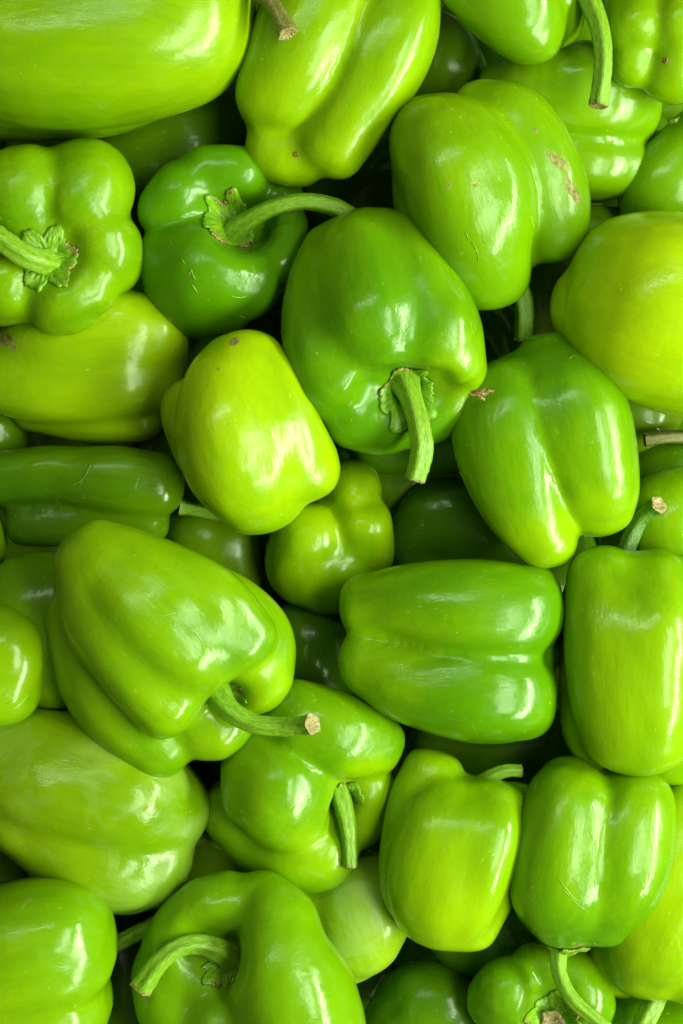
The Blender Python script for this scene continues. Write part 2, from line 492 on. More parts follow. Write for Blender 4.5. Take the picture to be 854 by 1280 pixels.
# ------------------------------------------------------------------ one pepper
GROUP = 'green bell peppers piled in the crate'
COUNT = [0]
def pepper(label, z, lobes, col='green', k=8, under='auto', core='auto', axis=None, stem=None, stem_mat=None,
           calyx=None, cuts=(), scar_shade_marks=(), ripe=0.0, h=4.8, amp=0.9, box=0.5, group=GROUP, ks=None, tip=None, stemlabel=None,
           flutes=5, dry=None, marks=(), pale_lit_patches=()):
    """lobes: chains of (x, y, dz, r) in photograph pixels, first node at the stem end.
       z: height of the fruit's middle.  axis: direction from tip to stem (px, y down)."""
    COUNT[0] += 1; seed = COUNT[0] * 13 + 5
    def conv(ch):
        o = []
        for x, y, dz, r in ch:
            zz = z + dz; f = (D - zz) / D
            o.append([*W(x, y, zz), r * f])
        return np.array(o)
    raw = [conv(c) for c in lobes]
    chains = [catmull(c, 7 if h < 5 else 4) for c in raw]
    if under == 'auto' or core == 'auto':
        rs = []
        for c in raw:
            t = np.linspace(0.1, 0.9, 4) * (len(c) - 1)
            i = np.minimum(t.astype(int), max(len(c) - 2, 0)); fr = (t - i)[:, None]
            rs.append(c[i] * (1 - fr) + c[np.minimum(i + 1, len(c) - 1)] * fr)
        mean = np.mean(rs, 0)
    extra = []
    if core == 'auto':
        cc_ = mean.copy(); cc_[:, 2] -= 0.42 * cc_[:, 3]; cc_[:, 3] *= 0.76; extra.append(cc_)
    elif core: extra.append(conv(core))
    if under == 'auto':
        uc = mean.copy(); uc[:, 2] -= 0.6 * uc[:, 3]; uc[:, 3] *= 0.95; extra.append(uc)
    elif under: extra += [conv(u) for u in under]
    nl = len(chains)
    chains += extra
    allp = np.vstack(chains)
    if axis is None:
        a = np.mean([c[0, :3] - c[-1, :3] for c in raw], 0)
    else:
        a = np.array([axis[0], -axis[1], axis[2]], float)
    a = a / (np.linalg.norm(a) + 1e-9)
    cutc = [(catmull(conv(c[:-1]), 3) if len(c) > 2 else conv(c[:-1]), c[-1]) for c in cuts]
    kk = (list(ks) if ks else [k] * nl) + [14] * (len(chains) - nl)
    body = Body(chains, k, [(c.astype(np.float32), q) for c, q in cutc], a, seed, amp, kk, box, nl)
    lo = (allp[:, :3] - allp[:, 3:]).min(0) - 14
    hi = (allp[:, :3] + allp[:, 3:]).max(0) + 14
    V, F = surface_nets(body, lo, hi, h)
    fn = np.cross(V[F[:, 2]] - V[F[:, 0]], V[F[:, 3]] - V[F[:, 1]])
    N = np.stack([np.bincount(F.ravel(), np.repeat(fn[:, i], 4), len(V)) for i in range(3)], 1)
    N /= np.linalg.norm(N, axis=1, keepdims=True) + 1e-9
    ctr = (lo + hi) / 2 * S
    zc = Vector(a.tolist()); xc = zc.orthogonal().normalized(); yc = zc.cross(xc)
    R = np.array([list(xc), list(yc), list(zc)]).T
    root = bpy.data.objects.new('bell_pepper', None)
    C.objects.link(root)
    root.empty_display_size = 0.02
    root.matrix_world = Matrix.Translation(ctr.tolist()) @ Matrix(R.tolist()).to_4x4()
    root['label'] = label; root['category'] = 'pepper'
    if group: root['group'] = group
    Mw = (R, ctr)
    # ripeness: +1 at the blossom end .. -1 at the stem end
    tt = (V - (lo + hi) / 2) @ a; tt = tt / (np.abs(tt).max() + 1e-9)
    rp = ripe + 0.35 * -tt
    sc = np.zeros(len(V), np.float32)
    for (x, y, r_, val) in pale_lit_patches:  # paler pigment spots; some put light on a flank into the skin colour
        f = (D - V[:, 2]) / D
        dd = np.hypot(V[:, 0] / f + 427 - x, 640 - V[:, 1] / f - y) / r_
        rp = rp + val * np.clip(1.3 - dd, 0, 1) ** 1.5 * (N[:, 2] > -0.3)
    for (x, y, r_, *rest) in scar_shade_marks:
        asp, ang = (rest + [1.0, 0.0])[:2] if rest else (1.0, 0.0)
        f = (D - V[:, 2]) / D
        px = V[:, 0] / f + 427; py = 640 - V[:, 1] / f
        dx, dy = px - x, py - y
        ca, sa = math.cos(math.radians(ang)), math.sin(math.radians(ang))
        u = dx * ca + dy * sa; w_ = (-dx * sa + dy * ca) * asp
        dd = np.sqrt(u * u + w_ * w_) / r_
        up = np.clip(N[:, 2] * 4, 0, 1)
        sc = np.maximum(sc, np.clip(1.2 - dd, 0, 1) * up)
    mesh_obj('body', V, F, MAT[col], root, Mw, None, None, {'ripe': rp, 'scar': sc})
    if stem:
        SV, SF, SUV, dr, CV, CF, CUV = stem_mesh(stem, z, seed, flutes)
        if dry is not None: dr = np.maximum(dr, dry)
        st = mesh_obj('stem', SV, SF, stem_mat or STEM, root, Mw, None, SUV, {'dry': dr})
        if stemlabel: st['label'] = stemlabel
        ce = mesh_obj('cut_end', CV, CF, CUT, st, Mw, None, CUV, {'dry': np.full(len(CV), 0.35)})
    if calyx:
        # leafy collar: disc laid on the flesh round the stalk by marching every point onto the skin
        (cx, cy, cdz, cr, dirv, pts_) = calyx
        d_ = np.array([dirv[0], -dirv[1], dirv[2]], float); d_ /= np.linalg.norm(d_)
        o_ = W(cx, cy, z + cdz)
        e1 = np.cross(d_, [0.2, 1, 0.1]); e1 /= np.linalg.norm(e1); e2 = np.cross(d_, e1)
        r = np.random.default_rng(seed)
        M, K = 96, 13
        th = np.arange(M) / M * 2 * math.pi
        ph = r.uniform(0, 6.28)
        cr = cr * 0.92
        rough_ = np.interp(np.arange(M) % M, np.arange(0, M + 4, 4), np.r_[(q0 := r.normal(size=24)), q0[0]])
        ragged = 0.86 + 0.10 * np.cos(pts_ * th + ph) + 0.09 * rough_ + 0.03 * r.normal(size=M)
        rd2 = np.interp(np.arange(M) % M, np.arange(0, M + 6, 6), np.r_[(q1 := r.normal(size=16)), q1[0]])
        patchy = np.clip(0.5 + 0.6 * np.sin(2 * th + ph * 3) + 0.4 * np.sin(5 * th + 1), 0, 1)
        Vc = []; Lv = []
        for q in range(K):
            s_ = q / (K - 1)
            rad = cr * ragged * s_ if s_ > 0.5 else cr * s_ * (1 + (ragged - 1) * s_ * 2)
            pt = o_ + rad[:, None] * (np.cos(th)[:, None] * e1 + np.sin(th)[:, None] * e2) + d_ * (cr * 0.9)
            pt = pt.astype(np.float32)
            tot = np.zeros(M, np.float32)
            for _ in range(26):
                dd = body(pt) - 1.0
                stp = np.clip(dd * 0.8, -2, 8); stp = np.where(tot + stp > cr * 2.6, 0, stp)
                pt = pt - stp[:, None] * d_.astype(np.float32); tot += stp
            bump_ = 1.6 + (1.7 * np.abs(rough_) + 1.1 * rd2 * math.cos(s_ * 11)) * math.sin(math.pi * min(1, s_ * 1.02)) + (0.6 * r.normal(size=M) if 0.2 < s_ < 0.97 else 0)
            lift = np.where(s_ > 0.95, -1.6, 0.0)
            cone = 9.0 * max(0, 1 - s_ * 1.9) ** 1.5
            pt = pt + d_ * (bump_ + lift + cone)[:, None]
            Vc.append(pt); Lv.append(patchy * max(0, (s_ - 0.55) / 0.45) * 0.70)
        Vc = np.vstack(Vc); dryv = np.hstack(Lv) + 0.12 * r.normal(size=len(Vc)) * (np.hstack(Lv) > 0)
        Fc = np.array([[i * M + j, i * M + (j + 1) % M, (i + 1) * M + (j + 1) % M, (i + 1) * M + j] for i in range(K - 1) for j in range(M)])
        uvc = np.stack([np.tile(np.minimum(np.arange(M), M - np.arange(M)) / M * 3, K), np.repeat(np.arange(K), M) * 0.12], 1)
        ob = mesh_obj('calyx', Vc, Fc, CALYX, root, Mw, None, uvc, {'dry': dryv})
        sol = ob.modifiers.new('thickness', 'SOLIDIFY'); sol.thickness = 1.9 * S; sol.offset = 0
    for mk in marks:
        # healed scratch: a thin corky thread laid on the skin
        wd = mk[0] * 0.65; pl = catmull(np.array([[x, y] for x, y in mk[1:]], float), 4)
        pts = np.array([W(x, y, z + 150) for x, y in pl], np.float32)
        dn = np.array([W(x, y, z + 50) for x, y in pl], np.float32) - pts
        dn /= np.linalg.norm(dn, axis=1, keepdims=True)
        for _ in range(45):
            pts = pts + dn * np.clip(body(pts), -1, 10)[:, None] * 0.9
        nn_ = grad(body, pts, 1.0); nn_ /= np.linalg.norm(nn_, axis=1, keepdims=True)
        tg = np.gradient(pts, axis=0); tg /= np.linalg.norm(tg, axis=1, keepdims=True)
        sd = np.cross(tg, nn_); r = np.random.default_rng(seed + int(mk[1][0]))
        ww = (wd * np.sin(np.linspace(0.15, math.pi - 0.15, len(pts))) * (1 + 0.35 * r.normal(size=len(pts))))[:, None]
        vv = np.stack([pts - sd * ww - nn_ * 0.5, pts + nn_ * 0.7, pts + sd * ww - nn_ * 0.5], 1).reshape(-1, 3)
        ff = [[i * 3 + a, i * 3 + a + 1, i * 3 + a + 4, i * 3 + a + 3] for i in range(len(pts) - 1) for a in (0, 1)]
        mesh_obj('scratch', vv, np.array(ff), SCUFF, root, Mw, None, np.zeros((len(vv), 2)), {'dry': np.zeros(len(vv))})
    if tip:
        # dry blossom scar, a small puckered button
        x, y, r_ = tip
        pt = W(x, y, z + 160)[None].astype(np.float32)
        vd = np.array([0, 0, -1.0])
        f0 = W(x, y, z + 160); f1 = W(x, y, z - 60); vd = (f1 - f0) / np.linalg.norm(f1 - f0)
        for _ in range(60):
            pt = pt + vd.astype(np.float32) * np.clip(body(pt), -1, 10)[:, None] * 0.9
        nn_ = grad(body, pt, 1.0)[0]; nn_ /= np.linalg.norm(nn_)
        e1 = np.cross(nn_, [0.3, 1, 0]); e1 /= np.linalg.norm(e1); e2 = np.cross(nn_, e1)
        r = np.random.default_rng(seed); M = 14; th = np.arange(M) / M * 2 * math.pi; vv = []
        for s_, hh_ in ((1.5, -1.0), (1.0, 0.35), (0.65, 0.8), (0.3, 0.1)):
            rr = r_ * s_ * (1 + 0.22 * r.normal(size=M))
            vv.append(pt[0] + nn_ * (hh_ * r_ * 0.5) + rr[:, None] * (np.cos(th)[:, None] * e1 + np.sin(th)[:, None] * e2))
        vv = np.vstack(vv)
        ff = [[i * M + j, i * M + (j + 1) % M, (i + 1) * M + (j + 1) % M, (i + 1) * M + j] for i in range(3) for j in range(M)]
        mesh_obj('blossom_scar', vv, np.array(ff), SCARM, root, Mw, None, np.zeros((len(vv), 2)), {'dry': np.full(len(vv), 0.5)})
    return root

# ------------------------------------------------------------------ the crate bottom
fv = np.array([W(-700, -900, -620), W(1550, -900, -620), W(1550, 2180, -620), W(-700, 2180, -620)])
fo = mesh_obj('crate_floor', fv, np.array([[3, 2, 1, 0]]), FLOORM, None)
fo['kind'] = 'structure'

# ------------------------------------------------------------------ the heap: top layer
pepper('large glossy lime pepper lying sideways in the top left corner, cut off by both edges', 20,
       [[(-90, 20, -10, 104), (50, 50, 10, 108), (140, 44, 14, 106), (200, 32, 12, 102), (226, 26, 6, 94)],
        [(-90, -90, 0, 90), (60, -70, 10, 92), (210, -40, 0, 88)],
        [(-90, 80, -60, 90), (40, 108, -60, 66), (130, 98, -58, 68), (200, 70, -50, 64)]],
       'lime', k=18, stem=[(306, -34, 40, 9), (326, -10, 62, 10), (344, 10, 78, 10), (360, 42, 88, 12)], stem_mat=STEMT, dry=0.42, ripe=0.1,
       stemlabel='dry brown shrivelled stalk')
pepper('glossy lime pepper with long streaked highlights at top centre, its blossom end pointing down', 0,
       [[(430, -60, 0, 70), (392, 40, 14, 74), (356, 104, 12, 58), (348, 122, 2, 50)],
        [(500, -30, 4, 50), (488, 50, 26, 58), (454, 120, 24, 48), (418, 178, 8, 43)],
        [(430, 20, -40, 60), (372, 150, -34, 46), (350, 184, -20, 43), (372, 188, -20, 42)]],
       'lime', k=9, ks=[9, 13, 14], tip=(370, 193, 4), ripe=0.25, stem=[(520, -30, -20, 8), (532, -8, -10, 8), (541, 5, -6, 8)])
pepper('green pepper cut off by the top edge with a long stalk hanging straight down', 10,
       [[(560, -110, 0, 60), (596, -60, 10, 66), (640, 4, 14, 56), (664, 34, 10, 45)],
        [(640, -120, 0, 60), (690, -50, -6, 46), (700, 26, -14, 29)]],
       'lime', k=7, axis=(1, 0.2, 0.3), ripe=-0.2,
       stem=[(718, -30, 0, 15), (736, 0, 20, 13), (750, 40, 34, 12), (754, 80, 40, 11), (748, 133, 40, 11)], stemlabel='long pale green stalk with a split side')
pepper('pepper in the top right corner showing its four lobed blossom end', -10,
       [[(800, -60, -50, 50), (800, 0, 0, 46), (796, 34, 24, 40)],
        [(870, -50, -50, 50), (862, 0, 10, 50), (850, 34, 30, 44)],
        [(800, 20, -40, 40), (794, 62, 0, 36), (792, 78, 12, 32)],
        [(860, 20, -30, 50), (850, 76, 0, 44), (843, 88, 10, 43)]],
       'green', k=7, core=[(828, 60, -34, 46)], under=None, axis=(0.1, -0.5, -1), tip=(832, 75, 3), ripe=0.4)
pepper('two humped lime pepper with a rough tan scar on its upper right flank', 5,
       [[(612, 336, 0, 50), (600, 300, 20, 62), (586, 245, 30, 79), (560, 194, 24, 71), (533, 164, 6, 44)],
        [(690, 285, -20, 44), (676, 235, -14, 58), (642, 168, -12, 57), (602, 136, -20, 36)],
        [(590, 345, -14, 40), (560, 280, -14, 60), (540, 200, -20, 50)]],
       'lime', k=6, scar_shade_marks=[(698, 202, 27, 2.6, 40), (716, 238, 30, 3.2, 60), (668, 163, 6), (560, 232, 6), (594, 232, 9, 2, -30)],
       stem=[(636, 320, -60, 11), (644, 345, -48, 12), (655, 380, -46, 12), (656, 425, -58, 12)], axis=(0.35, 1, -0.2), ripe=-0.15,
       marks=[(1.0, (582, 290), (586, 300)), (0.9, (590, 302), (596, 314), (598, 326)), (0.8, (602, 294), (606, 304)), (0.9, (588, 158), (596, 166)), (0.8, (664, 270), (668, 284))])
pepper('very pale yellow green smooth pepper cut off by the right edge', 5,
       [[(930, 410, 0, 100), (850, 392, 10, 121), (818, 384, 6, 114)],
        [(900, 360, -20, 80), (820, 350, -20, 78), (790, 350, -24, 76)],
        [(940, 460, -30, 80), (850, 440, -30, 76), (806, 420, -40, 62)],
        [(790, 410, -30, 64), (748, 384, -26, 60)]],
       'yellow', k=14, ks=[20, 20, 20, 6], ripe=0.1, amp=0.7, box=0.25, scar_shade_marks=[(714, 346, 3), (762, 411, 3)])
pepper('glossy green pepper at the left edge facing up with a ragged calyx star', 0,
       [[(-10, 250, 0, 52), (30, 240, 16, 56), (36, 240, -60, 60)],
        [(104, 252, 26, 44), (110, 234, 0, 58), (100, 240, -80, 60)],
        [(128, 300, 20, 40), (130, 318, -6, 52), (122, 318, -80, 55)],
        [(112, 362, 14, 34), (78, 368, 14, 42), (84, 364, -30, 62), (86, 360, -110, 56)],
        [(8, 356, 8, 44), (10, 352, -30, 56), (10, 350, -110, 56)]],
       'green', k=12, core=[(62, 318, -16, 66), (60, 315, -140, 70)], under=None, axis=(-0.1, 0.05, 1),
       cuts=[[(60, 324, 74, 36), (60, 324, 52, 22), 22]], ripe=0.7,
       calyx=(60, 326, 30, 46, (0, 0, 1), 6),
       stem=[(62, 328, 24, 18), (50, 326, 46, 15), (28, 318, 60, 14), (0, 298, 66, 14), (-30, 280, 66, 13)])
pepper('dark green pepper with a long curved stalk sweeping right across its hollow top', -45,
       [[(205, 262, 20, 34), (226, 240, 26, 38), (234, 262, -40, 56)],
        [(262, 218, 22, 36), (298, 216, 20, 36), (284, 236, -40, 52)],
        [(350, 250, -20, 32), (336, 262, -60, 42)],
        [(362, 276, -2, 24), (354, 314, 10, 28), (336, 336, 4, 38), (330, 330, -60, 46)],
        [(212, 322, 22, 38), (258, 338, 38, 52), (308, 350, 24, 46)],
        [(255, 345, -10, 78), (262, 340, -80, 66)]],
       'green', k=9, ks=[9, 12, 6, 6, 5, 16], core=[(280, 300, -70, 80)], under=[[(270, 300, -110, 60)]], axis=(0.05, -0.15, 1),
       cuts=[[(305, 280, 74, 36), (306, 284, 24, 28), 24]], ripe=-0.55,
       calyx=(292, 284, 0, 38, (-0.1, -0.1, 1), 6), scar_shade_marks=[(370, 312, 4), (238, 340, 4, 2, 60), (345, 335, 3)],
       marks=[(1.2, (226, 322), (231, 330)), (1.0, (238, 336), (244, 350)), (0.8, (240, 356), (247, 366)), (1.2, (290, 370), (298, 372), (308, 371)), (0.8, (316, 330), (319, 345)), (0.9, (300, 395), (306, 397)), (0.8, (212, 300), (215, 306))],
       stem=[(288, 294, 0, 15), (304, 280, 24, 12), (338, 261, 44, 10), (380, 252, 50, 10), (418, 259, 46, 11), (443, 274, 40, 12)])
pepper('big green pepper in the upper middle, stalk end down with thick drooping stalk', 10,
       [[(420, 470, 14, 52), (412, 430, 8, 58), (408, 370, -4, 50), (420, 320, -20, 40)],
        [(476, 428, 36, 48), (462, 390, 32, 64), (452, 330, 10, 56), (448, 306, -8, 42)],
        [(566, 462, 10, 42), (556, 440, 22, 50), (534, 400, 20, 64), (504, 340, 4, 60), (476, 308, -14, 44)],
        [(448, 512, -14, 48), (484, 524, -16, 42), (462, 470, -30, 60)],
        [(554, 500, -12, 44), (520, 520, -20, 38), (530, 460, -30, 56)]],
       'green', k=9, ks=[9, 14, 14, 10, 8], core=[(480, 440, -24, 74), (465, 360, -20, 60)], under=[[(490, 460, -60, 60), (455, 350, -60, 60)]], axis=(0.25, 1, 0.55),
       cuts=[[(474, 492, 56, 26), (508, 488, 50, 30), (544, 488, 54, 26), 16], [(508, 490, 36, 24), (506, 474, 4, 18), 14]], ripe=0.0, pale_lit_patches=[(570, 470, 60, 0.8)], scar_shade_marks=[(438, 505, 4)],
       calyx=(507, 478, 6, 42, (0.1, 0.75, 0.7), 6),
       stem=[(506, 474, 10, 19), (514, 496, 30, 14), (524, 530, 44, 13), (528, 565, 46, 14), (519, 600, 40, 12)], stemlabel='thick ribbed pale green stalk')
pepper('yellow green pepper lying below the calyx star pepper, left edge, stalk end hidden', -75,
       [[(20, 450, 0, 40), (80, 430, 16, 56), (140, 424, 18, 62), (176, 424, 8, 58)],
        [(-10, 470, 0, 42), (60, 478, 12, 52), (130, 474, 14, 56), (180, 468, 0, 54)],
        [(50, 506, -24, 36), (120, 514, -14, 40), (168, 512, -14, 40)]],
       'chart', k=8, ripe=0.1, scar_shade_marks=[(8, 424, 14), (18, 436, 6)])  # shadow and calyx at the left end painted in as brown marks
pepper('small waisted yellow green pepper in the middle with a brown tip scar', 10,
       [[(322, 612, 0, 56), (298, 560, 28, 74), (288, 500, 24, 60), (300, 462, 6, 48)],
        [(376, 582, 4, 47), (352, 545, 22, 52), (334, 496, 18, 48), (316, 462, 6, 46)],
        [(256, 560, -36, 40), (238, 520, -30, 36), (240, 505, -34, 34)]],
       'chart', k=8, ks=[8, 12, 7], under=[[(330, 570, -40, 70), (300, 490, -40, 55)]], axis=(0.3, 1, 0), ripe=0.3,
       scar_shade_marks=[(293, 427, 12, 1.5, -40), (274, 461, 4), (287, 530, 3)])
pepper('dark green long pepper lying flat at the left under the yellow green one', -80,
       [[(0, 598, 8, 34), (70, 594, 14, 38), (140, 600, 18, 43), (188, 606, 10, 43)],
        [(36, 655, 0, 28), (100, 652, 2, 32), (176, 648, -2, 36)]],
       'deep', k=4, core=None, ripe=0.25, axis=(-1, 0, 0), scar_shade_marks=[],
       marks=[(0.9, (114, 580), (108, 592), (100, 602), (90, 606)), (0.7, (104, 600), (98, 610)), (0.7, (218, 588), (208, 600))],
       stem=[(226, 634, -40, 8), (250, 639, -40, 8), (276, 646, -40, 8)])
pepper('small glossy pepper under the waisted one, its pinched blossom end facing up', -75,
       [[(444, 622, -4, 30), (442, 608, -24, 34), (436, 610, -70, 30)],
        [(454, 658, 0, 38), (448, 684, -30, 46), (440, 690, -80, 46)],
        [(386, 676, 0, 46), (386, 700, -30, 56), (390, 700, -80, 46)],
        [(416, 706, -20, 50), (410, 718, -50, 50), (410, 705, -90, 46)]],
       'lime', k=7, core=[(414, 675, -40, 54)], under=[[(415, 670, -90, 50)]], axis=(0, 0.5, -0.8), tip=(412, 627, 3), ripe=0.1, pale_lit_patches=[(412, 630, 45, 1.3)])
pepper('tall green pepper right of centre split by a deep lengthwise crease', -15,
       [[(648, 480, -6, 40), (632, 530, 10, 68), (650, 610, 20, 58), (682, 668, 14, 42)],
        [(688, 462, -4, 46), (712, 520, 18, 72), (738, 590, 22, 60), (748, 628, 12, 44)],
        [(640, 490, -30, 36), (640, 560, -30, 60), (690, 630, -20, 46)]],
       'green', k=5, ripe=0.25, axis=(-0.2, -1, -0.1), pale_lit_patches=[(676, 680, 45, 0.8), (750, 650, 45, 0.8)], scar_shade_marks=[],
       marks=[(1.0, (712, 448), (718, 444), (724, 450)), (0.7, (574, 590), (582, 600))])
pepper('horizontal green pepper in the lower middle with a long crease and a waxy patch', -10,
       [[(660, 748, -6, 44), (640, 766, 14, 60), (590, 764, 20, 64), (520, 756, 12, 52), (464, 757, -4, 41)],
        [(652, 880, -8, 44), (636, 868, 8, 58), (596, 862, 16, 66), (520, 850, 10, 54), (466, 828, -2, 42)],
        [(650, 810, -34, 50), (560, 810, -24, 66), (500, 800, -24, 46)]],
       'green', k=12, amp=1.1, ripe=0.1, axis=(1, 0, 0))
pepper('tall barrel shaped pepper on the right edge with a bright vertical highlight', 0,
       [[(752, 724, -2, 43), (760, 790, 14, 55), (770, 860, 16, 60), (780, 902, 8, 58)],
        [(816, 728, 2, 42), (816, 790, 26, 60), (812, 860, 26, 62), (806, 906, 10, 61)],
        [(874, 734, -16, 44), (880, 810, 0, 62), (874, 890, 0, 60)],
        [(740, 750, -40, 38), (738, 820, -40, 40), (744, 900, -36, 42), (754, 932, -36, 34)],
        [(850, 850, -50, 60), (842, 934, -46, 48)]],
       'green', k=10, box=0.3, ks=[10, 22, 14, 6, 6], ripe=0.6, pale_lit_patches=[(820, 830, 120, 0.8)], axis=(-0.1, -1, 0.1), stem_mat=STEMD,  # the lit right side is painted into the skin as a lighter spot
       stem=[(778, 712, -34, 11), (784, 684, -32, 11), (798, 654, -30, 11), (814, 638, -20, 10.5), (824, 631, -8, 10.5)], stemlabel='dark green stalk with a tan cut end')
pepper('largest green pepper, left of centre, with a smooth shield shaped lobe and curved stalk', 45,
       [[(302, 796, 30, 42), (262, 752, 36, 46), (200, 722, 30, 46), (124, 700, 14, 46)],
        [(204, 876, 30, 45), (170, 830, 36, 50), (130, 770, 28, 50), (118, 712, 16, 44)],
        [(252, 826, 36, 42), (228, 800, 42, 58), (190, 766, 40, 64), (150, 730, 28, 54)],
        [(320, 846, -34, 44), (309, 806, -32, 58), (288, 776, -32, 54), (248, 742, -30, 42)],
        [(272, 904, -38, 44), (244, 894, -46, 50), (200, 850, -50, 50)],
        [(196, 918, -48, 54), (150, 862, -46, 66), (108, 772, -44, 50)]],
       'green', k=11, ks=[26, 26, 26, 5, 5, 5], ripe=0.5, pale_lit_patches=[(330, 860, 45, 1.0), (270, 930, 40, 0.5)], under=None, core=[(250, 850, -46, 60), (180, 780, -30, 86)], axis=(0.7, 0.7, 0.1),
       cuts=[[(292, 878, 30, 20), (286, 870, 0, 18), 12]],
       calyx=(286, 868, -8, 17, (0.4, 0.3, 0.8), 5),
       stem=[(268, 860, 4, 15), (286, 886, 24, 13.5), (318, 904, 34, 12), (355, 908, 40, 11.5), (378, 907, 50, 11.5), (391, 905, 62, 12)], stemlabel='curved ribbed stalk with a tan fibrous cut end')
pepper('glossy green pepper cut off by the left edge beside the largest one, brightly shining', -10,
       [[(-50, 810, 0, 50), (-20, 806, 10, 56), (4, 816, 14, 56)],
        [(-50, 870, 0, 50), (-24, 856, 14, 56), (-6, 850, 10, 58)]],
       'green', k=10, ripe=0.5, axis=(-1, 0, 0), scar_shade_marks=[],
       marks=[(0.9, (8, 880), (18, 874), (28, 864)), (0.8, (14, 888), (26, 880), (36, 868)), (0.7, (4, 870), (12, 860))])
pepper('green pepper below centre with a big round lobe and a stalk in its pale hollow', -40,
       [[(366, 990, 32, 50), (346, 984, 36, 60), (330, 962, 30, 50)],
        [(356, 1014, 28, 48), (340, 1000, 30, 52)],
        [(464, 928, 12, 40), (426, 918, 26, 52), (380, 908, 22, 56)],
        [(452, 988, -16, 42), (444, 1016, -24, 42)],
        [(402, 1066, -4, 44), (372, 1062, -10, 50), (322, 1040, -30, 46), (295, 1016, -30, 42)]],
       'green', k=9, ks=[9, 24, 7, 8, 7], ripe=0.35, pale_lit_patches=[(466, 995, 52, 2.2), (400, 1075, 40, 0.9)], core=[(390, 990, -36, 64)], under=[[(380, 990, -70, 70)]], axis=(0.7, 0.4, 0.6),  # first spot paints the brightly lit right face into the skin colour
       cuts=[[(432, 1012, 36, 22), (424, 996, 14, 15), 9]],
       calyx=(426, 986, 4, 20, (0.4, 0.2, 0.9), 5),
       stem=[(420, 976, 10, 12), (428, 1002, 24, 12), (436, 1040, 36, 10), (438, 1084, 38, 8)], dry=None, stemlabel='pale green stalk with a frayed brown tip')
pepper('large dull yellow green pepper with cloudy waxy highlights at lower left', -50,
       [[(200, 1010, 0, 60), (140, 990, 16, 86), (70, 975, 14, 84), (20, 960, 4, 76)],
        [(180, 1072, 0, 62), (130, 1060, 6, 76), (60, 1010, 0, 76)],
        [(216, 1010, -10, 42), (150, 1000, -20, 70)]],
       'waxy', k=10, amp=1.7, ripe=0.1, axis=(1, 0.3, 0))
pepper('lime pepper cut off by the bottom left corner with a patchy white shine', 0,
       [[(84, 1156, 0, 48), (60, 1180, 20, 84), (10, 1200, 16, 90), (-40, 1210, 0, 80)],
        [(90, 1240, -4, 52), (50, 1260, 10, 80), (0, 1280, 0, 80)],
        [(70, 1210, -30, 60), (0, 1230, -30, 80)]],
       'lime', k=7, amp=1.4, ripe=0.1, axis=(1, -0.1, -0.1),
       stem=[(118, 1194, -40, 11), (140, 1184, -40, 10), (166, 1170, -40, 10), (198, 1154, -40, 10)])
pepper('large lime pepper at the bottom with a deep hollow and a hooked stalk', -10,
       [[(212, 1210, -6, 44), (226, 1172, 4, 43), (254, 1144, 8, 43), (288, 1134, 8, 44)],
        [(346, 1160, 32, 50), (350, 1206, 42, 66), (368, 1262, 32, 82), (380, 1340, 0, 82)],
        [(208, 1228, -4, 43), (216, 1256, 2, 46), (236, 1280, 4, 48)],
        [(272, 1284, 30, 44), (262, 1296, 0, 60), (280, 1300, -90, 80)],
        [(330, 1128, 16, 38), (345, 1150, 24, 46)]],
       'lime', k=11, ks=[11, 9, 14, 10, 16], core=[(255, 1195, -30, 74), (290, 1220, -100, 90)], under=[[(320, 1240, -90, 90)]], axis=(-0.4, -0.3, 0.85), ripe=-0.1,
       cuts=[[(258, 1194, 92, 38), (268, 1196, 54, 31), (284, 1200, 30, 20), 30]],
       calyx=(288, 1200, 4, 28, (-0.3, 0, 1), 6),
       stem=[(294, 1208, 0, 17), (282, 1192, 22, 15), (252, 1180, 42, 13), (224, 1184, 50, 12), (198, 1204, 54, 12), (176, 1236, 50, 13)])
pepper('upright lime pepper in the bottom middle with two long white streaks', -20,
       [[(562, 1008, 4, 42), (550, 1056, 18, 58), (542, 1108, 16, 54), (546, 1138, 4, 44)],
        [(616, 1014, 14, 40), (602, 1060, 30, 50), (584, 1110, 22, 50), (574, 1140, 6, 45)],
        [(648, 1000, -10, 22), (636, 1046, -8, 34), (608, 1104, -2, 42), (586, 1144, -6, 42)],
        [(538, 974, -14, 38), (522, 1020, -12, 40), (514, 1100, -12, 36), (528, 1136, -10, 34)]],
       'lime', k=11, ks=[11, 12, 6, 6], box=0.8, ripe=0.2, axis=(0.3, -1, 0),
       stem=[(596, 985, -10, 11), (612, 972, 4, 9), (632, 964, 8, 8), (652, 964, 6, 7)])
pepper('two lobed green pepper on the lower right with faint scratches', -10,
       [[(704, 1140, -6, 44), (700, 1090, 14, 66), (712, 1020, 10, 60), (714, 990, -6, 44)],
        [(752, 1136, -6, 46), (774, 1080, 14, 62), (788, 1020, 8, 56), (788, 1000, -6, 44)],
        [(730, 1130, -30, 52), (740, 1030, -30, 70)]],
       'green', k=6, ripe=0.15, axis=(-0.1, 1, 0), scar_shade_marks=[(664, 1166, 7, 2, 10), (742, 1180, 5, 2, 20), (722, 1180, 14, 5, 3)],
       marks=[(1.0, (698, 1098), (712, 1116), (728, 1132)), (0.8, (704, 1112), (722, 1130), (734, 1140)), (0.7, (716, 1098), (730, 1116), (740, 1124)), (0.7, (722, 1076), (738, 1094), (744, 1108)), (1.0, (738, 1040), (746, 1064), (740, 1084))],
       calyx=(708, 1176, -10, 30, (0, 1, 0.25), 7),
       stem=[(700, 1168, -20, 10), (698, 1195, 0, 10), (700, 1220, 14, 9), (716, 1250, 26, 9), (748, 1278, 34, 9), (762, 1290, 34, 9)], stemlabel='long thin pale green stalk')
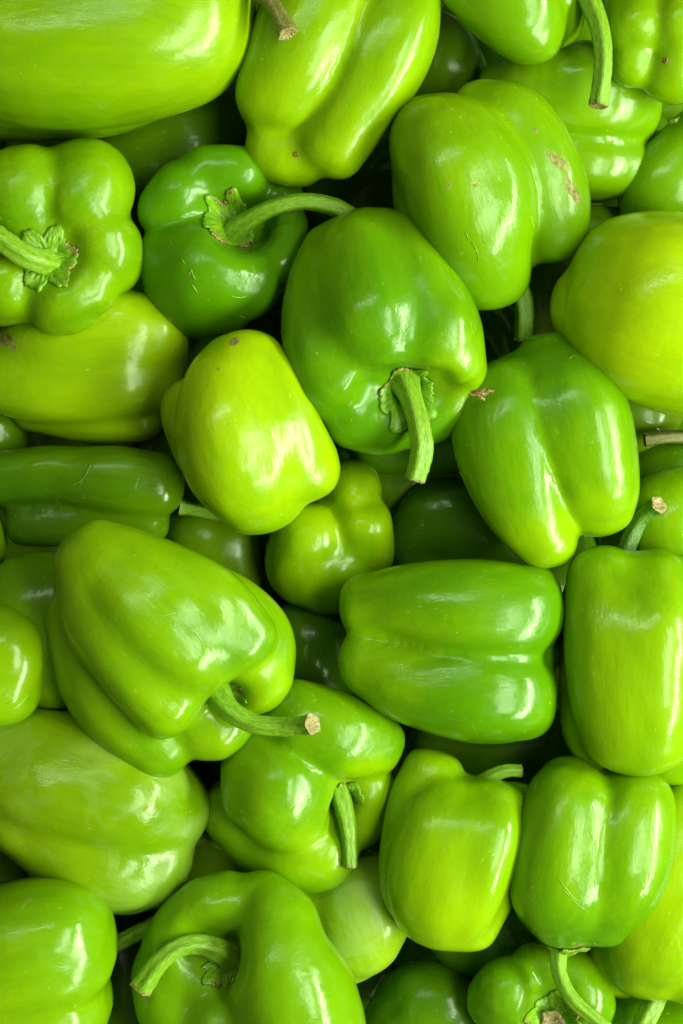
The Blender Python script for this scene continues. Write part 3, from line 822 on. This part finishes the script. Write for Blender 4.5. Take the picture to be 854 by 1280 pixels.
pepper('small pepper at the bottom edge seen stalk end up beneath the long thin stalk', -70,
       [[(634, 1240, 14, 42), (628, 1250, -10, 44), (640, 1240, -80, 44)],
        [(672, 1210, -2, 32), (712, 1222, 0, 38), (734, 1256, 4, 36), (715, 1255, -80, 44)],
        [(660, 1300, 6, 40), (660, 1300, -30, 44)], [(730, 1300, 6, 34), (720, 1300, -30, 44)]],
       'green', k=7, core=[(685, 1260, -40, 58)], under=None, axis=(0, 0, 1), ripe=0.3,
       cuts=[[(690, 1270, 52, 34), (690, 1270, 34, 28), 12]],
       calyx=(690, 1272, 10, 42, (0, 0, 1), 8),
       stem=[(692, 1276, -10, 16), (692, 1277, 16, 14), (691, 1278, 24, 13)], stemlabel='broken off stub of a stalk')
pepper('tall green pepper cut off by the right edge near the bottom', -45,
       [[(812, 1196, -4, 52), (828, 1140, 10, 72), (860, 1060, 0, 66), (880, 1000, -20, 50)],
        [(870, 1200, -4, 56), (890, 1120, 0, 70)],
        [(772, 1205, -40, 40), (800, 1140, -40, 60)]],
       'lime', k=9, ripe=0.7, axis=(-0.2, 1, 0),
       stem=[(824, 1236, -10, 12), (818, 1254, 0, 13), (808, 1275, 6, 13), (796, 1300, 6, 13)])

# ------------------------------------------------------------------ second layer
pepper('yellow green pepper behind the scarred one at upper right with a hooked stalk', -95,
       [[(782, 138, 4, 44), (740, 122, 14, 66), (680, 118, 8, 62), (640, 120, 0, 46)],
        [(774, 208, 0, 38), (730, 204, 10, 46), (680, 196, 0, 46)]],
       'lime', k=8, ripe=0.0, axis=(1, 0, 0),
       stem=[(812, 176, -14, 10), (832, 170, 0, 8), (843, 160, 10, 7), (842, 148, 14, 7)], h=5.2)
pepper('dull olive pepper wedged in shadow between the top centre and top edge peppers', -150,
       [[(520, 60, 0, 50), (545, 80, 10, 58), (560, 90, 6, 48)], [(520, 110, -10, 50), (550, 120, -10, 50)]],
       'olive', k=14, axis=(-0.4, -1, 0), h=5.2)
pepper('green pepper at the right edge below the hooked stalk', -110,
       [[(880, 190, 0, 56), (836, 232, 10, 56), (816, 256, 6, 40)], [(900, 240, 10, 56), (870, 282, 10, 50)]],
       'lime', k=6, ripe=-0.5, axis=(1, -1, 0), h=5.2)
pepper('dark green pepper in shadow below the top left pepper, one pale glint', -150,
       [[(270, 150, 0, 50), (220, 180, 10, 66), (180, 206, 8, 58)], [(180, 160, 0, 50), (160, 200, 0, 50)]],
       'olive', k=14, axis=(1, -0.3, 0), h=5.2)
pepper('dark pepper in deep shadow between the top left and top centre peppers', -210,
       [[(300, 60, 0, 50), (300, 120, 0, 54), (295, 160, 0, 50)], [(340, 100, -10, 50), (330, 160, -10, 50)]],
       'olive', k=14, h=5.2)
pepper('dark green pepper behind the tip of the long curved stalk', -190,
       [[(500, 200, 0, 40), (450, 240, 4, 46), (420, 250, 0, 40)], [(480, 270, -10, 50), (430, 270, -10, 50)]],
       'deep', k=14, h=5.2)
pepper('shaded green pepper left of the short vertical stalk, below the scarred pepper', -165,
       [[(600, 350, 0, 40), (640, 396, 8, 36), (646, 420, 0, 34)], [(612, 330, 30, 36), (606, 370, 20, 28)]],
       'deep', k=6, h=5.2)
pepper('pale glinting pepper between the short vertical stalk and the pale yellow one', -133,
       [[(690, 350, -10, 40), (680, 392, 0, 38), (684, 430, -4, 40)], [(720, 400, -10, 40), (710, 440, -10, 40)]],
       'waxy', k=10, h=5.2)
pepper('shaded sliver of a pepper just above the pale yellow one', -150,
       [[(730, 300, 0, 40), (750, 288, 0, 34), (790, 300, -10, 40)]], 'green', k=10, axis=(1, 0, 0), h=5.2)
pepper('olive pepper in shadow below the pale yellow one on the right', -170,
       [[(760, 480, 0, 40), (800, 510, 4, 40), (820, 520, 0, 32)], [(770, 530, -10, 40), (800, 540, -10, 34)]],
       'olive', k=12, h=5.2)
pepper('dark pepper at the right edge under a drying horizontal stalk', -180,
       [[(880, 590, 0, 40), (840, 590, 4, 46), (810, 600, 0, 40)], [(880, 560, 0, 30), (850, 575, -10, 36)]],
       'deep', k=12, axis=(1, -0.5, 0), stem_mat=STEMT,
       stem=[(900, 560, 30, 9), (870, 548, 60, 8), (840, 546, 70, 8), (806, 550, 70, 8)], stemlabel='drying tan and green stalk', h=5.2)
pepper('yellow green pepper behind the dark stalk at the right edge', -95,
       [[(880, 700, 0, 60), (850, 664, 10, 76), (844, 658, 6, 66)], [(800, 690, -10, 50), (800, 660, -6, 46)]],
       'lime', k=12, ripe=0.1, axis=(0.4, 1, 0), scar_shade_marks=[], h=5.2)
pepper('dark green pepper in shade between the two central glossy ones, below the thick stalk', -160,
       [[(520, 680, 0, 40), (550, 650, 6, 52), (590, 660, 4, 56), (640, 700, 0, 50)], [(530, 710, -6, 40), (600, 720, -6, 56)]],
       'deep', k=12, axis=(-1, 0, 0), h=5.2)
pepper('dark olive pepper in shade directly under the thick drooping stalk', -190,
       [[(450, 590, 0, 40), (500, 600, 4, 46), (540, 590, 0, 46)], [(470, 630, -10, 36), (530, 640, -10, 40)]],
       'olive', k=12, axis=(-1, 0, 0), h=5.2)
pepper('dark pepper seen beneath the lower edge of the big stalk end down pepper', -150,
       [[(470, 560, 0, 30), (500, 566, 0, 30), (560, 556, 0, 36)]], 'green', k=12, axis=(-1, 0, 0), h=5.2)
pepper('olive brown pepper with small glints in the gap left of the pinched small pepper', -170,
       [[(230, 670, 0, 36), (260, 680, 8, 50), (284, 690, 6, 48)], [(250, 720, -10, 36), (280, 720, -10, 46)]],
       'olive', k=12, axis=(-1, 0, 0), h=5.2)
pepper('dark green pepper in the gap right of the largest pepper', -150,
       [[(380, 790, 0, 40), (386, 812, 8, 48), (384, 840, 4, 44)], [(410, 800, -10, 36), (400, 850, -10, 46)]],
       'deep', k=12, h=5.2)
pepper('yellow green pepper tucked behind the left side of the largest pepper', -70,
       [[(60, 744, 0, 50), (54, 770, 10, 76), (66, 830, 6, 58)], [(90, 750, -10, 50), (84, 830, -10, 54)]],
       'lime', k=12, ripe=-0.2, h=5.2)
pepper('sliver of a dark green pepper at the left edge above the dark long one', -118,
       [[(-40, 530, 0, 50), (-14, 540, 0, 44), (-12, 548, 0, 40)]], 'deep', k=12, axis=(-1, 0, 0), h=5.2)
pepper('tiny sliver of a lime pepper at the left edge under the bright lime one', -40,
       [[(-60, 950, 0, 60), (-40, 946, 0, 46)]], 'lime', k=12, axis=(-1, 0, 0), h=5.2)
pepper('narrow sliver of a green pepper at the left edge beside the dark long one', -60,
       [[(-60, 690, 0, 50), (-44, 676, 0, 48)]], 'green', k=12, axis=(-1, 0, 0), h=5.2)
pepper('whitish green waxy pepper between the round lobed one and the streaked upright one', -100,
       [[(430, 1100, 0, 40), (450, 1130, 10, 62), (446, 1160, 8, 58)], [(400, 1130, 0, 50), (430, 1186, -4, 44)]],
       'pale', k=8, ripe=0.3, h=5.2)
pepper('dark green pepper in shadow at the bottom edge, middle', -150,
       [[(520, 1260, 0, 50), (540, 1258, 8, 56), (550, 1280, 4, 56)], [(500, 1290, -4, 50), (560, 1300, -4, 50)]],
       'deep', k=12, h=5.2)
pepper('dark green pepper with a small glint behind the streaked upright one', -165,
       [[(560, 1150, 0, 40), (578, 1180, 10, 36), (590, 1190, 6, 34)], [(620, 1150, 0, 40), (630, 1170, 0, 50)]],
       'deep', k=9, h=5.2)
pepper('dark green pepper in the gap between the horizontal one and the lower right ones', -170,
       [[(620, 940, 0, 50), (680, 930, 0, 50), (700, 920, 0, 40)], [(560, 930, -10, 50), (640, 960, -10, 50)]],
       'deep', k=12, axis=(1, 0, 0), h=5.2)
pepper('dark pepper in the gap left of the round lobed one with a stalk end showing', -170,
       [[(230, 1080, 0, 36), (262, 1070, 0, 44), (290, 1080, 0, 40)], [(260, 1110, -10, 50), (300, 1100, -10, 50)]],
       'olive', k=12, axis=(1, 0, 0),
       stem=[(280, 1054, 40, 8), (262, 1050, 56, 8), (244, 1048, 60, 8), (232, 1046, 60, 7)], h=5.2)
pepper('dark green pepper in shade under the bottom left stalk', -160,
       [[(150, 1180, 0, 50), (160, 1240, 0, 56), (150, 1290, 0, 56)]], 'deep', k=12, h=5.2)
pepper('dark sliver of a pepper at the left edge above the bottom left corner one', -138,
       [[(-30, 1080, 0, 44), (0, 1100, 0, 40), (10, 1110, 0, 30)]], 'deep', k=12, axis=(-1, 0, 0), h=5.2)
pepper('green pepper in the bottom right corner below the right edge one', -128,
       [[(800, 1290, 0, 50), (840, 1300, 0, 60), (880, 1300, 0, 60)]], 'green', k=12, axis=(-1, 0, 0), h=5.2)
pepper('bright sliver of a pepper at the right edge below the barrel shaped one', -60,
       [[(900, 1030, 0, 50), (876, 1010, 0, 34)], [(890, 1040, -10, 40), (872, 1040, -10, 26)]], 'lime', k=12, axis=(1, 0, 0), h=5.2)

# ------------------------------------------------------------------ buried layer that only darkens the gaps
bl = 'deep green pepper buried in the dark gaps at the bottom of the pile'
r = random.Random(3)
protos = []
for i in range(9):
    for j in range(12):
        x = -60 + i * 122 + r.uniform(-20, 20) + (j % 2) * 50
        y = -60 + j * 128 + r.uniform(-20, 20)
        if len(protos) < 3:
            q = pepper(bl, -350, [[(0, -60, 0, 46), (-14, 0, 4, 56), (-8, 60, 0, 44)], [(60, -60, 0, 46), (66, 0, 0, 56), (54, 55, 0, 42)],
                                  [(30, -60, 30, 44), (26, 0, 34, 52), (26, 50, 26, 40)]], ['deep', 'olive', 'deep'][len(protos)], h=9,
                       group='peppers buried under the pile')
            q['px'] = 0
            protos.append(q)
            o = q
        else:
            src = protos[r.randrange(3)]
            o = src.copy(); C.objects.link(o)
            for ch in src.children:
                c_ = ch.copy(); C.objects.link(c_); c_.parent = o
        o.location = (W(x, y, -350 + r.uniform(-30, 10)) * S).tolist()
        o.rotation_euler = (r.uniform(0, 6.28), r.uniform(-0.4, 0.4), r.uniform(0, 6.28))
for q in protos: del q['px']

# ------------------------------------------------------------------ the scrap of dried leaf on the big central pepper
def litter(label, pts, z, wd, name='dried_leaf_scrap'):
    r_ = np.random.default_rng(5)
    P = catmull(np.array([[*W(x, y, z + dz), wq] for x, y, dz, wq in pts]), 5)
    V = []
    for i in range(len(P)):
        j = max(0, min(len(P) - 2, i)); t = P[j + 1, :3] - P[j, :3]; t /= np.linalg.norm(t)
        s_ = np.cross(t, [0, 0, 1]); s_ /= np.linalg.norm(s_)
        w_ = P[i, 3] * (1 + 0.35 * r_.normal())
        V += [P[i, :3] - s_ * w_ + [0, 0, 1.4], P[i, :3] + [0, 0, -0.6], P[i, :3] + s_ * w_ + [0, 0, 1.8], P[i, :3] + [0, 0, -2.0]]
    F = []
    for i in range(len(P) - 1):
        for a in range(4):
            F.append([i * 4 + a, i * 4 + (a + 1) % 4, (i + 1) * 4 + (a + 1) % 4, (i + 1) * 4 + a])
    return V, F
for label, z, branches in (
    ('tiny curled brown scrap of dried leaf on the big stalk end down pepper', 66,
     ([(585, 494, 0, 2), (596, 491, 3, 3), (608, 490, 3, 3), (618, 487, 2, 1.5)], [(596, 491, 3, 2), (602, 497, 2, 2), (607, 500, 0, 1)],
      [(600, 490, 4, 2), (606, 485, 5, 1.2)], [(588, 489, 1, 1), (598, 490, 3, 2.5)])),
    ('tiny forked dry straw scrap at the left edge on the waxy pepper', 6,
     ([(4, 912, 0, 1.5), (13, 914, 2, 2), (23, 913, 3, 1.6)], [(22, 912, 3, 1.5), (22, 920, 3, 1.5), (24, 928, 1, 1.2)], [(10, 914, 2, 1.4), (18, 918, 1, 1)])),
):
    V = []; F = []
    for pts in branches:
        v, f = litter('', pts, z, 0)
        F += [[q + len(V) for q in ff] for ff in f]; V += v
    lf = mesh_obj('dried_leaf_scrap', np.array(V), np.array(F), SCARM, None, None, None, np.zeros((len(V), 2)), {'dry': np.full(len(V), 0.5)})
    lf['label'] = label
    lf['category'] = 'leaf scrap'
